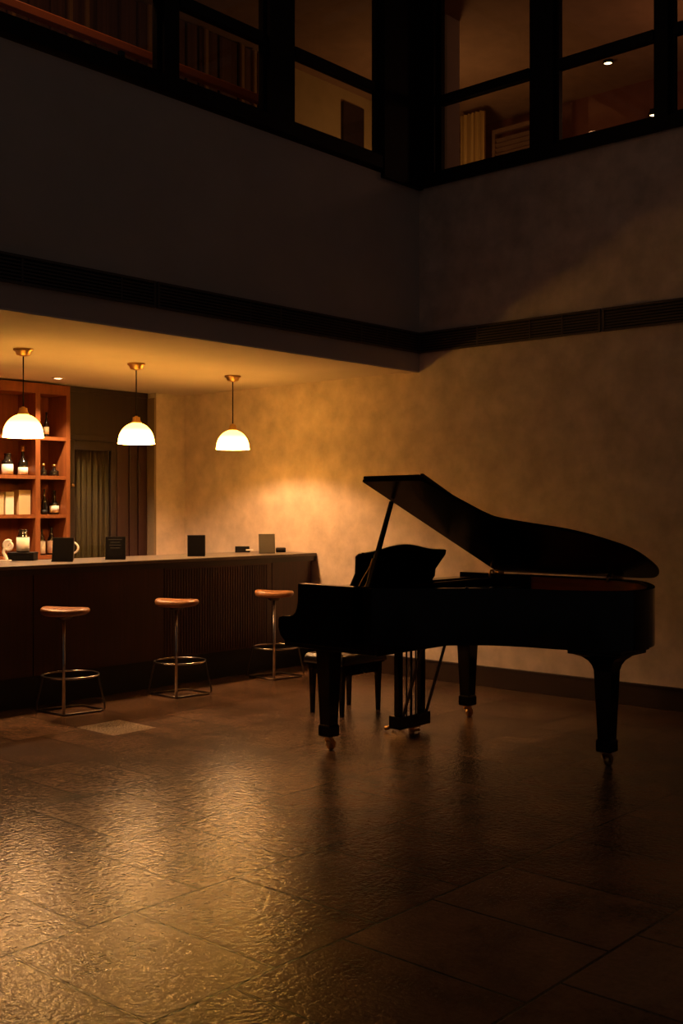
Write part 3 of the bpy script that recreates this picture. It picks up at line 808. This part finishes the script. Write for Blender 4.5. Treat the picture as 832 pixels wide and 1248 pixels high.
# pedal lyre
LX, LY = 5.812, 4.56
lyre = obj('pedal_lyre', box(LX-.165, LX+.165, LY-.05, LY+.05, .045, .130, bev=.006), 'lacquer', pno)
obj('lyre_block', box(LX-.19, LX+.19, LY-.06, LY+.06, .605, .637, bev=.004), 'satin', lyre)
for s in (-1, 1):
    obj('lyre_post', box(LX+s*.122-.026, LX+s*.122+.026, LY-.018, LY+.018, .130, .606, bev=.004), 'lacquer', lyre)
    obj('lyre_brace', bar((LX+s*.125, LY-.04, .125), (LX+s*.125, LY-.235, .705), .013, .015), 'rod', lyre)
for k in (-1, 0, 1):
    obj('pedal_rod', tube([(LX+k*.05, LY-.01, .130), (LX+k*.05, LY-.01, .606)], .006 if k else .009, 8), 'rod', lyre)
    pts = catmull([(LX+k*.075, LY+.045, .062), (LX+k*.075, LY+.10, .050), (LX+k*.075, LY+.16, .026), (LX+k*.075, LY+.185, .022)], 4)
    pts = [Vector((p.x, LY+.045+(p.y-LY-.045)*.75, p.z)) for p in pts]
    obj('pedal', tube(pts, .012, 10, radii=[.010+.006*i/len(pts) for i in range(len(pts))]), 'brass', lyre)

bm = box(LX-.02, LX+.09, LY-.02, LY+.02, .030, .046); add_box(bm, LX+.01, LX+.03, LY-.015, LY+.015, .0, .030); tube([(LX-.04, LY-.03, .022), (LX+.06, LY-.03, .014)], .010, 10, bm)
obj('lyre_foot', bm, 'brass', lyre)

# ------------------------------------------------------------------ piano bench
bx0, bx1, by0, by1 = 5.90, 6.345, 5.245, 5.575
t = thing('piano_bench', 'black buttoned leather piano bench behind the front piano leg', 'bench', ((bx0+bx1)/2, (by0+by1)/2, 0))
bm = bmesh.new(); nx, ny = 54, 40; ex = .028
X0, X1, Y0, Y1 = bx0-ex, bx1+ex, by0-ex, by1+ex
btn = [(X0+(X1-X0)*(i+.5)/4, Y0+(Y1-Y0)*(j+.5)/3) for i in range(4) for j in range(3)]
G = []
for i in range(nx+1):
    row = []
    for j in range(ny+1):
        u, v = i/nx, j/ny; x = X0+(X1-X0)*u; y = Y0+(Y1-Y0)*v
        e = min(min(u, 1-u)*(X1-X0), min(v, 1-v)*(Y1-Y0)); rd = .035
        z = .400+.042*(math.sqrt(max(0, 1-(1-min(e/rd, 1))**2)))
        for a, b in btn: z -= .020*math.exp(-((x-a)**2+(y-b)**2)/(2*.018**2))
        row.append(bm.verts.new((x, y, z)))
    G.append(row)
for i in range(nx):
    for j in range(ny): bm.faces.new([G[i][j], G[i+1][j], G[i+1][j+1], G[i][j+1]]).smooth = True
edge = [G[i][0] for i in range(nx+1)] + [G[nx][j] for j in range(1, ny+1)] + [G[i][ny] for i in range(nx-1, -1, -1)] + [G[0][j] for j in range(ny-1, 0, -1)]
low = [bm.verts.new((v.co.x, v.co.y, .372)) for v in edge]
for k in range(len(edge)):
    bm.faces.new([edge[k], low[k], low[(k+1) % len(edge)], edge[(k+1) % len(edge)]]).smooth = True
bm.faces.new(low)
cush = obj('cushion', bm, 'black_leather', t)
for a, b in btn: obj('button', lathe([(0, .4195), (.008, .4205), (.010, .4235), (.006, .427), (0, .428)], 10, cx=a, cy=b), 'black_leather', cush)
bm = bmesh.new()
add_box(bm, bx0+.01, bx1-.01, by0+.006, by0+.026, .290, .358); add_box(bm, bx0+.01, bx1-.01, by1-.026, by1-.006, .290, .358)
add_box(bm, bx0+.006, bx0+.026, by0+.026, by1-.026, .290, .358); add_box(bm, bx1-.026, bx1-.006, by0+.026, by1-.026, .290, .358)
add_box(bm, bx0-.015, bx1+.015, by0-.015, by1+.015, .358, .372)
obj('apron', bm, 'lacquer', t)
for x in (bx0+.02, bx1-.02):
    for y in (by0+.02, by1-.02):
        bm = bmesh.new(); frustum(bm, [(.013, 0), (.021, .358)], x, y); obj('leg', bm, 'lacquer', t, bev=.002)
for y in (by0-.012, by1+.012):
    s = 1 if y > by0+.1 else -1
    bm = bmesh.new(); tube([(bx0+.20, y, .325), (bx0+.20, y+s*.03, .325)], .006, 10, bm); lathe_k = tube([(bx0+.20, y+s*.03, .325), (bx0+.20, y+s*.045, .325)], .022, 18, bm)
    obj('height_knob', bm, 'satin', t)

# ------------------------------------------------------------------ world: faint night light of the tall hall
w = bpy.data.worlds.new('night'); S.world = w; w.use_nodes = True
bg = w.node_tree.nodes['Background']; bg.inputs['Color'].default_value = (1, .80, .70, 1); bg.inputs['Strength'].default_value = .025

# ------------------------------------------------------------------ view
S.view_settings.view_transform = 'Standard'; S.view_settings.look = 'None'
S.view_settings.gamma = 1; S.view_settings.exposure = 0; S.view_settings.use_curve_mapping = False
S.cycles.use_denoising = True; S.cycles.use_adaptive_sampling = False
S.cycles.max_bounces = 10; S.cycles.diffuse_bounces = 6; S.cycles.glossy_bounces = 5; S.cycles.transparent_max_bounces = 12
S.cycles.sample_clamp_indirect = 4; S.cycles.caustics_reflective = False; S.cycles.caustics_refractive = False
